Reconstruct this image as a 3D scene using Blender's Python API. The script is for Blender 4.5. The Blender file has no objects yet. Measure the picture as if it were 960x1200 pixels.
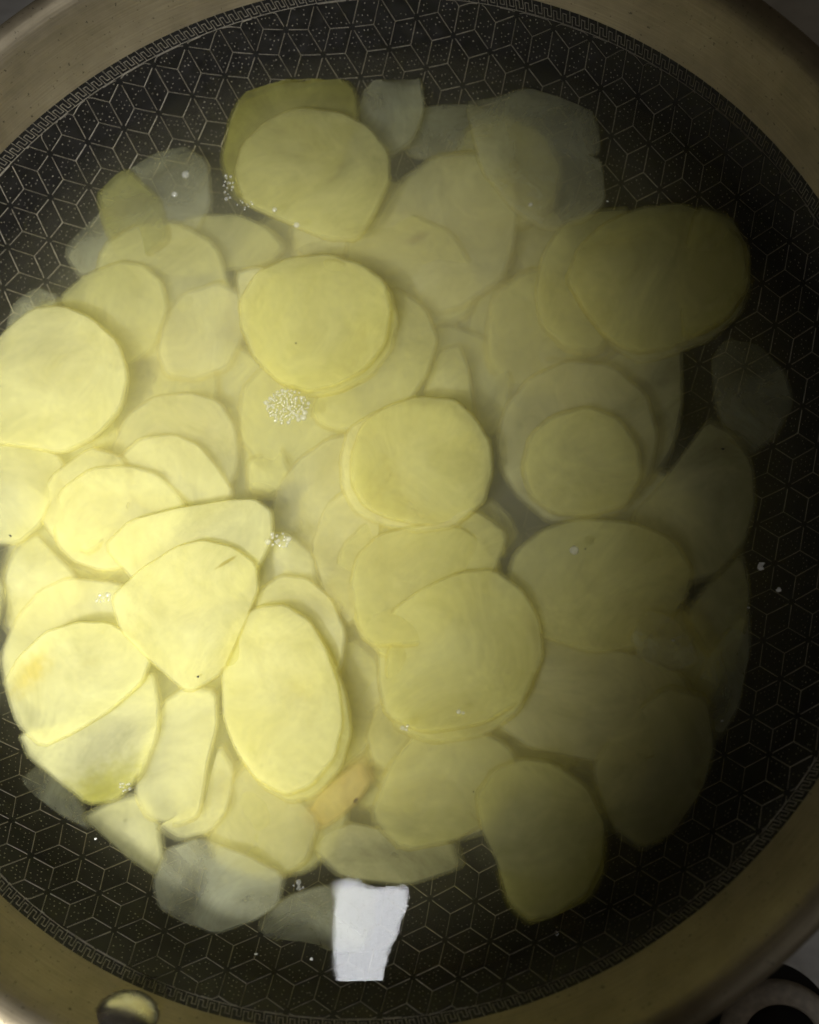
import bpy, math, random
from math import radians, pi, sin, cos, atan2, hypot, sqrt
from mathutils import Vector, Matrix, noise

sc = bpy.context.scene
C = sc.collection
rnd = random.Random(11)

# ------------------------------------------------------------------ camera
CAM = Vector((0.0555, -0.0722, 0.2562))
RX, RY = radians(11.76), radians(7.81)
FOV = radians(46.0)
camd = bpy.data.cameras.new('camera')
camd.sensor_fit = 'HORIZONTAL'
camd.sensor_width = 36.0
camd.lens = 18.0 / math.tan(FOV / 2)
camd.clip_start = 0.01
camd.clip_end = 50
camd.dof.use_dof = True
camd.dof.focus_distance = 0.285
camd.dof.aperture_fstop = 12.0
cam = bpy.data.objects.new('camera', camd)
C.objects.link(cam)
cam.location = CAM
cam.rotation_euler = (RX, RY, 0)
sc.camera = cam

# ------------------------------------------------------------------ world, exposure
w = bpy.data.worlds.new('World')
sc.world = w
w.use_nodes = True
bg = w.node_tree.nodes['Background']
bg.inputs['Color'].default_value = (1.0, 0.86, 0.66, 1)
bg.inputs['Strength'].default_value = 0.035
sc.view_settings.view_transform = 'Standard'
sc.view_settings.look = 'None'
sc.view_settings.exposure = 0.0
sc.view_settings.gamma = 1.0
sc.cycles.use_denoising = True
sc.cycles.use_adaptive_sampling = True
sc.cycles.adaptive_threshold = 0.05
sc.cycles.adaptive_min_samples = 20
sc.cycles.max_bounces = 14
sc.cycles.diffuse_bounces = 12
sc.cycles.glossy_bounces = 3
sc.cycles.volume_bounces = 2
sc.cycles.transparent_max_bounces = 28
sc.cycles.caustics_reflective = False
sc.cycles.caustics_refractive = False
sc.cycles.sample_clamp_indirect = 4.0

LAMP_STRENGTH = 34.0
LAMP_COLOR = (0.95, 0.97, 1.0, 1)
SPOT_LOC, SPOT_AIM, SPOT_W, SPOT_SIZE = Vector((-0.42, -0.42, 0.65)), Vector((-0.098, -0.040, -0.02)), 66.0, 23.0
LAMP_Z = 0.483
LAMP_X0, LAMP_X1, LAMP_Y0, LAMP_Y1 = -0.1055, 0.005, -0.400, -0.2005

# ------------------------------------------------------------------ helpers
FPX = 480.0 / math.tan(FOV / 2)
ROT = Matrix.Rotation(RY, 3, 'Y') @ Matrix.Rotation(RX, 3, 'X')
WZ = -0.017                                   # water level


def ray(u, v):
    return ROT @ Vector(((u - 480.0) / FPX, (600.0 - v) / FPX, -1.0))


def pix(u, v, z):
    d = ray(u, v)
    return CAM + d * ((z - CAM.z) / d.z)


def pix_plane(u, v, c, n):
    d = ray(u, v)
    return CAM + d * ((c - CAM).dot(n) / d.dot(n))


def proj(p):
    q = ROT.transposed() @ (Vector(p) - CAM)
    return 480 + FPX * q.x / -q.z, 600 - FPX * q.y / -q.z


def mesh_obj(name, verts, faces, mat, parent=None, smooth=True, loc=None):
    me = bpy.data.meshes.new(name)
    me.from_pydata([tuple(v) for v in verts], [], faces)
    me.validate()
    if smooth:
        me.polygons.foreach_set('use_smooth', [True] * len(me.polygons))
    me.update()
    if mat:
        me.materials.append(mat)
    o = bpy.data.objects.new(name, me)
    C.objects.link(o)
    if loc is not None:
        o.location = loc
    if parent:
        o.parent = parent
    return o


def empty(name, loc=(0, 0, 0)):
    o = bpy.data.objects.new(name, None)
    C.objects.link(o)
    o.location = loc
    o.empty_display_size = 0.02
    return o


def tag(o, label=None, cat=None, group=None, kind=None):
    if label:
        o['label'] = label
    if cat:
        o['category'] = cat
    if group:
        o['group'] = group
    if kind:
        o['kind'] = kind
    return o


def lathe(prof, n=256):
    V, F = [], []
    for (r, z) in prof:
        for k in range(n):
            a = 2 * pi * k / n
            V.append((r * cos(a), r * sin(a), z))
    for i in range(len(prof) - 1):
        for k in range(n):
            a, b = i * n + k, i * n + (k + 1) % n
            F.append((a, b, b + n, a + n))
    return V, F


def new_mat(name):
    m = bpy.data.materials.new(name)
    m.use_nodes = True
    nt = m.node_tree
    nt.nodes.clear()
    out = nt.nodes.new('ShaderNodeOutputMaterial')
    return m, nt, out


def N(nt, t, **kw):
    n = nt.nodes.new(t)
    for k, v in kw.items():
        if k.startswith('_'):
            setattr(n, k[1:], v)
        else:
            n.inputs[k.replace('__', ' ')].default_value = v
    return n


# ------------------------------------------------------------------ materials
def principled(name, col, rough=0.5, metal=0.0, spec=0.5, nscale=None, namp=0.15, bump=0.0, stretch=(1, 1, 1)):
    m, nt, out = new_mat(name)
    p = N(nt, 'ShaderNodeBsdfPrincipled', Roughness=rough, Metallic=metal)
    p.inputs['Specular IOR Level'].default_value = spec
    p.inputs['Base Color'].default_value = (*col, 1)
    nt.links.new(p.outputs[0], out.inputs[0])
    if nscale:
        tc = N(nt, 'ShaderNodeTexCoord')
        mp = N(nt, 'ShaderNodeMapping')
        mp.inputs['Scale'].default_value = stretch
        nt.links.new(tc.outputs['Object'], mp.inputs[0])
        nz = N(nt, 'ShaderNodeTexNoise', Scale=nscale, Detail=6.0)
        nt.links.new(mp.outputs[0], nz.inputs['Vector'])
        rp = N(nt, 'ShaderNodeMapRange')
        rp.inputs['From Min'].default_value = 0.3
        rp.inputs['From Max'].default_value = 0.7
        rp.inputs['To Min'].default_value = 1 - namp
        rp.inputs['To Max'].default_value = 1 + namp
        nt.links.new(nz.outputs[0], rp.inputs[0])
        vm = N(nt, 'ShaderNodeVectorMath', _operation='SCALE')
        vm.inputs[0].default_value = col
        nt.links.new(rp.outputs[0], vm.inputs['Scale'])
        nt.links.new(vm.outputs[0], p.inputs['Base Color'])
        rr = N(nt, 'ShaderNodeMath', _operation='MULTIPLY')
        rr.inputs[1].default_value = rough
        nt.links.new(rp.outputs[0], rr.inputs[0])
        nt.links.new(rr.outputs[0], p.inputs['Roughness'])
        if bump:
            b = N(nt, 'ShaderNodeBump', Strength=bump, Distance=0.0006)
            nt.links.new(nz.outputs[0], b.inputs['Height'])
            nt.links.new(b.outputs[0], p.inputs['Normal'])
    return m


def steel_wall_material():
    """Brushed steel: fine rings round the pan, smeared dull film, a few dark specks."""
    m, nt, out = new_mat('brushed_steel')
    p = N(nt, 'ShaderNodeBsdfPrincipled', Metallic=0.7, Roughness=0.55)
    tc = N(nt, 'ShaderNodeTexCoord')
    sep = N(nt, 'ShaderNodeSeparateXYZ')
    nt.links.new(tc.outputs['Object'], sep.inputs[0])
    at = N(nt, 'ShaderNodeMath', _operation='ARCTAN2')
    nt.links.new(sep.outputs[1], at.inputs[0])
    nt.links.new(sep.outputs[0], at.inputs[1])
    cb = N(nt, 'ShaderNodeCombineXYZ')
    mz = N(nt, 'ShaderNodeMath', _operation='MULTIPLY')
    mz.inputs[1].default_value = 260.0
    nt.links.new(sep.outputs[2], mz.inputs[0])
    nt.links.new(at.outputs[0], cb.inputs[0])
    nt.links.new(mz.outputs[0], cb.inputs[1])
    brushed = N(nt, 'ShaderNodeTexNoise', Scale=9.0, Detail=5.0)
    nt.links.new(cb.outputs[0], brushed.inputs['Vector'])
    film = N(nt, 'ShaderNodeTexNoise', Scale=60.0, Detail=5.0, Roughness=0.6)
    nt.links.new(tc.outputs['Object'], film.inputs['Vector'])
    specks = N(nt, 'ShaderNodeTexNoise', Scale=900.0, Detail=2.0)
    nt.links.new(tc.outputs['Object'], specks.inputs['Vector'])
    r1 = N(nt, 'ShaderNodeValToRGB')
    r1.color_ramp.elements[0].position = 0.3
    r1.color_ramp.elements[0].color = (0.215, 0.178, 0.115, 1)
    r1.color_ramp.elements[1].position = 0.72
    r1.color_ramp.elements[1].color = (0.33, 0.28, 0.19, 1)
    nt.links.new(film.outputs[0], r1.inputs[0])
    r2 = N(nt, 'ShaderNodeMapRange')
    for k, v in (('From Min', 0.3), ('From Max', 0.7), ('To Min', 0.88), ('To Max', 1.08)):
        r2.inputs[k].default_value = v
    nt.links.new(brushed.outputs[0], r2.inputs[0])
    r3 = N(nt, 'ShaderNodeMapRange')
    for k, v in (('From Min', 0.27), ('From Max', 0.33), ('To Min', 0.45), ('To Max', 1.0)):
        r3.inputs[k].default_value = v
    nt.links.new(specks.outputs[0], r3.inputs[0])
    mm = N(nt, 'ShaderNodeMath', _operation='MULTIPLY')
    nt.links.new(r2.outputs[0], mm.inputs[0])
    nt.links.new(r3.outputs[0], mm.inputs[1])
    sc_ = N(nt, 'ShaderNodeVectorMath', _operation='SCALE')
    nt.links.new(r1.outputs[0], sc_.inputs[0])
    nt.links.new(mm.outputs[0], sc_.inputs['Scale'])
    nt.links.new(sc_.outputs[0], p.inputs['Base Color'])
    b = N(nt, 'ShaderNodeBump', Strength=0.2, Distance=0.0003)
    nt.links.new(brushed.outputs[0], b.inputs['Height'])
    nt.links.new(b.outputs[0], p.inputs['Normal'])
    nt.links.new(p.outputs[0], out.inputs[0])
    return m


M_STEEL = steel_wall_material()
M_COAT = principled('black_coating', (0.010, 0.0095, 0.009), rough=0.42, spec=0.25, nscale=400, namp=0.25)
M_CELL = principled('black_coating_cell', (0.012, 0.011, 0.0105), rough=0.4, spec=0.25, nscale=300, namp=0.3)
M_LINE = principled('etched_steel_line', (0.23, 0.205, 0.16), rough=0.55, metal=0.2, nscale=500, namp=0.35)
M_DOT = principled('etched_steel_dot', (0.24, 0.22, 0.18), rough=0.6, metal=0.1, nscale=700, namp=0.6)
M_RIVET = principled('rivet_steel', (0.50, 0.48, 0.45), rough=0.26, metal=1.0, nscale=200, namp=0.1)
M_HOB = principled('hob_steel', (0.66, 0.65, 0.63), rough=0.38, metal=0.8, nscale=60, namp=0.12, bump=0.04, stretch=(1, 3, 1))
M_RECESS = principled('hob_recess_black', (0.010, 0.009, 0.009), rough=0.6, nscale=100, namp=0.3)
M_ENAMEL = principled('burner_enamel', (0.60, 0.54, 0.45), rough=0.5, nscale=350, namp=0.2, bump=0.3)
M_PHONE = principled('phone_black', (0.015, 0.015, 0.017), rough=0.35, nscale=50, namp=0.1)
M_HOUSING = principled('lamp_housing', (0.45, 0.45, 0.45), rough=0.5, nscale=50, namp=0.1)
M_STARCH = principled('starch_white', (0.62, 0.62, 0.58), rough=0.5, nscale=800, namp=0.25)

m, nt, out = new_mat('lamp_diffuser')
em = N(nt, 'ShaderNodeEmission', Strength=LAMP_STRENGTH)
em.inputs['Color'].default_value = LAMP_COLOR
nt.links.new(em.outputs[0], out.inputs[0])
M_LAMP = m


def slice_material(name, col, core, trans, transl=0.66, spot=None, mott=0.24):
    """Raw potato: pale yellow flesh, cloudy mottling, faint ring under the skin; lets light through."""
    m, nt, out = new_mat(name)
    tc = N(nt, 'ShaderNodeTexCoord')
    oi = N(nt, 'ShaderNodeObjectInfo')
    add = N(nt, 'ShaderNodeVectorMath', _operation='ADD')
    sca = N(nt, 'ShaderNodeVectorMath', _operation='SCALE')
    sca.inputs[0].default_value = (1, 1, 1)
    nt.links.new(oi.outputs['Random'], sca.inputs['Scale'])
    nt.links.new(tc.outputs['Object'], add.inputs[0])
    nt.links.new(sca.outputs[0], add.inputs[1])
    nz = N(nt, 'ShaderNodeTexNoise', Scale=60.0, Detail=4.0, Roughness=0.5, Distortion=0.5)
    nt.links.new(add.outputs[0], nz.inputs['Vector'])
    nf = N(nt, 'ShaderNodeTexNoise', Scale=420.0, Detail=4.0)
    nt.links.new(add.outputs[0], nf.inputs['Vector'])
    # radius within the slice (stored per vertex)
    rad = N(nt, 'ShaderNodeAttribute', _attribute_name='rad')
    wob = N(nt, 'ShaderNodeMath', _operation='MULTIPLY_ADD')
    wob.inputs[1].default_value = 0.32
    nt.links.new(nz.outputs[0], wob.inputs[0])
    nt.links.new(rad.outputs['Fac'], wob.inputs[2])
    ramp = N(nt, 'ShaderNodeValToRGB')
    cr = ramp.color_ramp
    cr.elements[0].position = 0.25
    cr.elements[0].color = (*core, 1)
    cr.elements[1].position = 1.08 if False else 1.0
    cr.elements[1].color = (*[min(1, c * 1.0) for c in col], 1)
    e = cr.elements.new(0.72)
    e.color = (*[0.5 * (a + b) for a, b in zip(col, core)], 1)
    nt.links.new(wob.outputs[0], ramp.inputs[0])
    mr = N(nt, 'ShaderNodeMapRange')
    for k, v in (('From Min', 0.3), ('From Max', 0.7), ('To Min', 0.95), ('To Max', 1.03)):
        mr.inputs[k].default_value = v
    nt.links.new(nf.outputs[0], mr.inputs[0])
    sv = N(nt, 'ShaderNodeVectorMath', _operation='SCALE')
    nt.links.new(ramp.outputs[0], sv.inputs[0])
    nt.links.new(mr.outputs[0], sv.inputs['Scale'])
    col_out = sv.outputs[0]
    if spot:                                   # a stain with a shape of its own: x, y, half sizes (m), turn, colour, softness
        sx, sy, ra, rb, turn, scol, soft = spot
        mp = N(nt, 'ShaderNodeMapping', _vector_type='TEXTURE')
        mp.inputs['Location'].default_value = (sx, sy, 0)
        mp.inputs['Rotation'].default_value = (0, 0, turn)
        mp.inputs['Scale'].default_value = (ra, rb, 1)
        nt.links.new(tc.outputs['Object'], mp.inputs[0])
        ln = N(nt, 'ShaderNodeVectorMath', _operation='LENGTH')
        nt.links.new(mp.outputs[0], ln.inputs[0])
        wv = N(nt, 'ShaderNodeMath', _operation='MULTIPLY_ADD')
        wv.inputs[1].default_value = 0.9
        nt.links.new(nf.outputs[0], wv.inputs[0])
        nt.links.new(ln.outputs['Value'], wv.inputs[2])
        sm = N(nt, 'ShaderNodeMapRange', _interpolation_type='SMOOTHSTEP')
        for k, v in (('From Min', 1.45 - soft), ('From Max', 1.45), ('To Min', 1.0), ('To Max', 0.0)):
            sm.inputs[k].default_value = v
        nt.links.new(wv.outputs[0], sm.inputs[0])
        mc = N(nt, 'ShaderNodeMix', _data_type='RGBA')
        nt.links.new(sm.outputs[0], mc.inputs['Factor'])
        nt.links.new(col_out, mc.inputs['A'])
        mc.inputs['B'].default_value = (*scol, 1)
        col_out = mc.outputs['Result']
    dif = N(nt, 'ShaderNodeBsdfDiffuse')
    tl = N(nt, 'ShaderNodeBsdfTranslucent')
    nt.links.new(col_out, dif.inputs[0])
    nt.links.new(col_out, tl.inputs[0])
    mx = N(nt, 'ShaderNodeMixShader')
    mx.inputs[0].default_value = transl
    nt.links.new(dif.outputs[0], mx.inputs[1])
    nt.links.new(tl.outputs[0], mx.inputs[2])
    tr = N(nt, 'ShaderNodeBsdfTransparent')
    tr.inputs[0].default_value = (0.97, 0.95, 0.84, 1)
    # mottled transparency: thin wet places let the dark pan show through
    nb = N(nt, 'ShaderNodeTexNoise', Scale=38.0, Detail=6.0, Roughness=0.62, Distortion=1.2)
    nt.links.new(add.outputs[0], nb.inputs['Vector'])
    tm = N(nt, 'ShaderNodeMapRange')
    for k, v in (('From Min', 0.25), ('From Max', 0.75), ('To Min', max(0, trans - mott)), ('To Max', min(0.96, trans + mott))):
        tm.inputs[k].default_value = v
    nt.links.new(nb.outputs[0], tm.inputs[0])
    mt = N(nt, 'ShaderNodeMixShader')
    # the cut edge is wedge-thin and clears towards its rim
    so = N(nt, 'ShaderNodeAttribute', _attribute_name='soft')
    ss = N(nt, 'ShaderNodeMapRange', _interpolation_type='SMOOTHSTEP')
    ss.inputs['To Min'].default_value = 0.92
    ss.inputs['To Max'].default_value = 0.0
    nt.links.new(so.outputs['Fac'], ss.inputs[0])
    mxm = N(nt, 'ShaderNodeMath', _operation='MAXIMUM')
    nt.links.new(ss.outputs[0], mxm.inputs[0])
    nt.links.new(tm.outputs[0], mxm.inputs[1])
    nt.links.new(mxm.outputs[0], mt.inputs[0])
    nt.links.new(mx.outputs[0], mt.inputs[1])
    nt.links.new(tr.outputs[0], mt.inputs[2])
    nt.links.new(mt.outputs[0], out.inputs[0])
    return m


SM = {
    'y': slice_material('potato_yellow', (0.86, 0.85, 0.42), (0.85, 0.84, 0.44), 0.51),
    'b': slice_material('potato_bright', (0.93, 0.92, 0.55), (0.92, 0.91, 0.58), 0.45),
    'p': slice_material('potato_pale', (0.85, 0.84, 0.50), (0.84, 0.83, 0.52), 0.54),
    'n': slice_material('potato_green_rim', (0.66, 0.64, 0.20), (0.72, 0.70, 0.28), 0.42),
    'g': slice_material('potato_glassy', (0.84, 0.86, 0.66), (0.80, 0.83, 0.66), 0.78, mott=0.32),
    'gn': slice_material('potato_olive_film', (0.55, 0.55, 0.22), (0.60, 0.60, 0.28), 0.58),
    'o': slice_material('potato_golden', (0.84, 0.70, 0.24), (0.86, 0.75, 0.30), 0.18),
}

# stained slices, one material each (offsets from the slice's middle)
B_ = ((0.93, 0.92, 0.55), (0.92, 0.91, 0.58), 0.45)
SM['bruise'] = slice_material('potato_bruised', (0.85, 0.84, 0.50), (0.84, 0.83, 0.52), 0.48, spot=(-0.010, -0.001, 0.0065, 0.0020, 0.25, (0.42, 0.30, 0.13), 0.9))
SM['slit'] = slice_material('potato_slit', *B_, spot=(0.0105, 0.0120, 0.0050, 0.0007, 0.55, (0.52, 0.46, 0.16), 0.7))
SM['patch'] = slice_material('potato_yellow_patch', *B_, spot=(-0.015, 0.001, 0.0125, 0.0060, 0.9, (0.90, 0.79, 0.28), 1.1))
SM['greenrim'] = slice_material('potato_green_patch', *B_, spot=(0.002, -0.0145, 0.026, 0.0110, 0.45, (0.70, 0.68, 0.17), 1.0))
SM['cloud'] = slice_material('potato_grey_cloud', *B_, spot=(-0.004, 0.012, 0.016, 0.009, 0.3, (0.77, 0.76, 0.47), 1.4))
SM['nick'] = slice_material('potato_golden_nick', (0.84, 0.70, 0.24), (0.86, 0.75, 0.30), 0.42, spot=(0.0045, -0.0015, 0.0014, 0.0009, 0.9, (0.16, 0.08, 0.03), 0.5))

# water: clear reflecting surface, starch-clouded body
m, nt, out = new_mat('cloudy_water')
tr = N(nt, 'ShaderNodeBsdfTransparent')
gl = N(nt, 'ShaderNodeBsdfGlossy', Roughness=0.022)
fr = N(nt, 'ShaderNodeFresnel', IOR=1.33)
tc = N(nt, 'ShaderNodeTexCoord')
wn = N(nt, 'ShaderNodeTexNoise', Scale=26.0, Detail=2.0)
nt.links.new(tc.outputs['Object'], wn.inputs['Vector'])
wb = N(nt, 'ShaderNodeBump', Strength=0.10, Distance=0.003)
nt.links.new(wn.outputs[0], wb.inputs['Height'])
nt.links.new(wb.outputs[0], gl.inputs['Normal'])
mx = N(nt, 'ShaderNodeMixShader')
nt.links.new(fr.outputs[0], mx.inputs[0])
nt.links.new(tr.outputs[0], mx.inputs[1])
nt.links.new(gl.outputs[0], mx.inputs[2])
nt.links.new(mx.outputs[0], out.inputs['Surface'])
vs = N(nt, 'ShaderNodeVolumeScatter', Density=3.5, Anisotropy=0.2)
vs.inputs['Color'].default_value = (0.95, 0.94, 0.78, 1)
va = N(nt, 'ShaderNodeVolumeAbsorption', Density=9.0)
va.inputs['Color'].default_value = (0.80, 0.76, 0.30, 1)
ad = N(nt, 'ShaderNodeAddShader')
nt.links.new(vs.outputs[0], ad.inputs[0])
nt.links.new(va.outputs[0], ad.inputs[1])
nt.links.new(ad.outputs[0], out.inputs['Volume'])
M_WATER = m

m, nt, out = new_mat('bubble_film')
tr = N(nt, 'ShaderNodeBsdfTransparent')
tr.inputs[0].default_value = (0.97, 0.97, 0.95, 1)
gl = N(nt, 'ShaderNodeBsdfGlossy', Roughness=0.13)
lw = N(nt, 'ShaderNodeLayerWeight', Blend=0.35)
mr = N(nt, 'ShaderNodeMapRange')
mr.inputs['To Min'].default_value = 0.05
mr.inputs['To Max'].default_value = 0.40
nt.links.new(lw.outputs['Facing'], mr.inputs[0])
mx = N(nt, 'ShaderNodeMixShader')
nt.links.new(mr.outputs[0], mx.inputs[0])
nt.links.new(tr.outputs[0], mx.inputs[1])
nt.links.new(gl.outputs[0], mx.inputs[2])
df = N(nt, 'ShaderNodeBsdfDiffuse')
df.inputs[0].default_value = (0.9, 0.9, 0.85, 1)
m2 = N(nt, 'ShaderNodeMixShader')
m2.inputs[0].default_value = 0.12
nt.links.new(mx.outputs[0], m2.inputs[1])
nt.links.new(df.outputs[0], m2.inputs[2])
nt.links.new(m2.outputs[0], out.inputs[0])
M_BUBBLE = m

# ------------------------------------------------------------------ hob under the pan
HOB_Z = -0.1150
hp = pix(900, 1209, HOB_Z)
hob = mesh_obj('hob_surface', [(-0.30, -0.30, HOB_Z), (0.32, -0.30, HOB_Z), (0.32, 0.32, HOB_Z), (-0.30, 0.32, HOB_Z)],
               [(0, 1, 2, 3)], M_HOB, smooth=False)
tag(hob, kind='structure')

# ------------------------------------------------------------------ the pan
IN = [(0.0, -0.0700), (0.040, -0.0699), (0.068, -0.0692), (0.085, -0.0668), (0.100, -0.0618), (0.112, -0.0552),
      (0.122, -0.0475), (0.1300, -0.0390), (0.1362, -0.0295), (0.1408, -0.0205), (0.1447, -0.0120), (0.1475, -0.0055),
      (0.1500, 0.0)]


def catmull(pts, n=5):
    o = []
    P = [pts[0]] + pts + [pts[-1]]
    for i in range(1, len(P) - 2):
        for k in range(n):
            t = k / n
            o.append(tuple(0.5 * ((2 * P[i][j]) + (-P[i - 1][j] + P[i + 1][j]) * t
                     + (2 * P[i - 1][j] - 5 * P[i][j] + 4 * P[i + 1][j] - P[i + 2][j]) * t * t
                     + (-P[i - 1][j] + 3 * P[i][j] - 3 * P[i + 1][j] + P[i + 2][j]) * t ** 3) for j in (0, 1)))
    o.append(pts[-1])
    return o


PROF = catmull(IN)
PROF[0] = (0.0002, PROF[0][1])
ARC = [0.0]
for a, b in zip(PROF, PROF[1:]):
    ARC.append(ARC[-1] + hypot(b[0] - a[0], b[1] - a[1]))
S_RING = ARC[-1]
S_KEY = S_RING - 0.0042


def on_wall(s, th, off=0.0):
    """Point on the inner wall: arc length s from the centre, angle th, off along the inward normal."""
    s = max(0.0, min(s, S_RING))
    i = 0
    lo, hi = 0, len(ARC) - 1
    while hi - lo > 1:
        mid = (lo + hi) // 2
        if ARC[mid] <= s:
            lo = mid
        else:
            hi = mid
    i = lo
    t = (s - ARC[i]) / (ARC[i + 1] - ARC[i])
    r = PROF[i][0] + t * (PROF[i + 1][0] - PROF[i][0])
    z = PROF[i][1] + t * (PROF[i + 1][1] - PROF[i][1])
    dr, dz = PROF[i + 1][0] - PROF[i][0], PROF[i + 1][1] - PROF[i][1]
    l = hypot(dr, dz)
    r += -dz / l * off
    z += dr / l * off
    return Vector((r * cos(th), r * sin(th), z))


pan = empty('wok', (0, 0, -0.0735))
tag(pan, 'wide steel wok with black honeycomb nonstick inside, full of cloudy water', 'wok')
PO = Vector((0, 0, 0.0735))


def pan_part(name, V, F, mat, parent=pan, smooth=True):
    off = PO
    return mesh_obj(name, [Vector(v) + off for v in V], F, mat, parent, smooth)


V, F = lathe(PROF)
coat = pan_part('coating', V, F, M_COAT)
OUT = [(0.1500, 0.0), (0.1520, 0.0050), (0.1540, 0.0105), (0.1560, 0.0160), (0.1574, 0.0190), (0.1586, 0.0208), (0.1602, 0.0219),
       (0.1620, 0.0225), (0.1634, 0.0224), (0.1640, 0.0218), (0.1637, 0.0211), (0.1622, 0.0207), (0.1604, 0.0196),
       (0.1585, 0.0160), (0.1545, 0.0050), (0.1520, -0.002), (0.1470, -0.014), (0.1425, -0.025), (0.136, -0.036),
       (0.127, -0.047), (0.116, -0.057), (0.103, -0.0650), (0.088, -0.0705), (0.069, -0.0733), (0.04, -0.0735), (0.0002, -0.0735)]
V, F = lathe(OUT)
wall = pan_part('steel_wall', V, F, M_STEEL)

# rivet where the handle is fixed
rp = None
best = 9
for k in range(2000):
    z = 0.0005 + 0.019 * (k / 2000)
    r = 0.15 + z * 0.4
    p = pix(150, 1188, z)
    d = abs(hypot(p.x, p.y) - r)
    if d < best:
        best, rp = d, p
th = atan2(rp.y, rp.x)
nrm = Vector((-cos(th) * 0.93, -sin(th) * 0.93, 0.37)).normalized()
prof = [(0.0001, 0.0030), (0.0020, 0.0029), (0.0040, 0.0025), (0.0058, 0.0018), (0.0072, 0.0009), (0.0079, 0.0001), (0.0080, -0.0004), (0.0076, -0.0012)]
V, F = lathe(prof, 48)
q = Vector((0, 0, 1)).rotation_difference(nrm)
rv = pan_part('rivet', [q @ Vector(v) + rp for v in V], F, M_RIVET)
rv['label'] = 'round domed steel rivet on the bare steel rim band'

# honeycomb of rhombic cells etched on the coating
E0 = 0.0070
KS = 0.714
SQ = sqrt(3) * E0
U = [Vector((cos(pi / 3 * k), sin(pi / 3 * k))) for k in range(6)]


def lat_map(p, base, k, off):
    rho = p.length
    a = atan2(p.y, p.x)
    while a - base > pi:
        a -= 2 * pi
    while a - base < -pi:
        a += 2 * pi
    a += k * pi / 3
    th = radians(90) + (a - radians(90)) * 6 / 7
    s = min(rho / KS, S_KEY - 0.0003)
    return on_wall(s, th, off)


cells, lines = [], []
a1 = SQ * Vector((cos(pi / 6), sin(pi / 6)))
a2 = SQ * Vector((0, 1))
smax = S_KEY * KS
for i in range(-20, 21):
    for j in range(-20, 21):
        A = a1 * i + a2 * j
        for k in range(6):
            B = A + E0 * U[k]
            mid = (A + B) / 2
            ang = atan2(mid.y, mid.x)
            if -1e-9 <= ang < pi / 3 - 1e-9 and min(A.length, B.length) < smax:
                lines.append((A, B, ang))
            if k < 3:
                D = A + E0 * (U[k] + U[(k + 1) % 6])
                B2 = A + E0 * U[(k + 1) % 6]
                mid = (A + D) / 2
                ang = atan2(mid.y, mid.x)
                if -1e-9 <= ang < pi / 3 - 1e-9 and sorted(v.length for v in (A, B, D, B2))[1] < smax - 0.0006:
                    cells.append((A, B, D, B2, ang))


def strip(pts, wdt, V, F, height):
    """A raised ridge along a list of (position fn result, side vector)."""
    n0 = len(V)
    for (p, side, nrm_) in pts:
        V += [p - side * wdt * 0.5, p + nrm_ * height, p + side * wdt * 0.5]
    for q_ in range(len(pts) - 1):
        b = n0 + q_ * 3
        F.append((b, b + 1, b + 4, b + 3))
        F.append((b + 1, b + 2, b + 5, b + 4))


V, F = [], []
for kk in range(7):
    for (A, B, ang) in lines:
        if (A.length + B.length) / 2 / KS < 0.05:
            continue
        pts = []
        nseg = 4
        for t in range(nseg + 1):
            f = 0.13 + (1.0 - 0.13) * t / nseg
            p2 = A.lerp(B, f)
            if p2.length > smax:
                p2 = p2.normalized() * (smax)
            p = lat_map(p2, ang, kk, 0.00006)
            pts.append(p)
        if (pts[-1] - pts[0]).length < 0.0012:
            continue
        out_pts = []
        for t, p in enumerate(pts):
            d = (pts[min(t + 1, nseg)] - pts[max(t - 1, 0)]).normalized()
            th = atan2(p.y, p.x)
            n_ = Vector((-cos(th) * 0.9, -sin(th) * 0.9, 0.42)).normalized()
            if p.xy.length < 0.11:
                n_ = Vector((-cos(th) * 0.45, -sin(th) * 0.45, 0.9)).normalized()
            out_pts.append((p, d.cross(n_).normalized(), n_))
        strip(out_pts, 0.00031 * (0.85 + 0.3 * rnd.random()), V, F, 0.00016)
o = pan_part('etched_line_lattice', V, F, M_LINE, coat, smooth=False)
tag(o, kind='stuff')

HULL = [(75, 280), (120, 190), (255, 170), (300, 80), (420, 75), (500, 130), (700, 110), (710, 240), (870, 260), (880, 330), (820, 400),
        (800, 480), (885, 550), (885, 640), (875, 780), (840, 900), (790, 990), (700, 1010), (640, 1075), (590, 1050), (540, 1010),
        (400, 1030), (330, 1060), (190, 1040), (100, 950), (10, 860), (-60, 800), (-120, 700), (-120, 520), (-60, 420), (0, 360)]


def inside(u, v, poly):
    c = False
    j = len(poly) - 1
    for i in range(len(poly)):
        (x1, y1), (x2, y2) = poly[i], poly[j]
        if (y1 > v) != (y2 > v) and u < (x2 - x1) * (v - y1) / (y2 - y1) + x1:
            c = not c
        j = i
    return c


allc = []
for kk in range(7):
    for (A, B, D, B2, ang) in cells:
        cen = lat_map((A + D) / 2, ang, kk, 0)
        s = ((A + D) / 2).length / KS
        if s < 0.05:
            continue
        u, v = proj(cen)
        seen = -5 < u < 965 and -5 < v < 1205 and not inside(u, v, HULL)
        allc.append((not seen, -s, kk, A, B, D, B2, ang))
allc.sort(key=lambda t: (t[0], t[1]))


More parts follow.
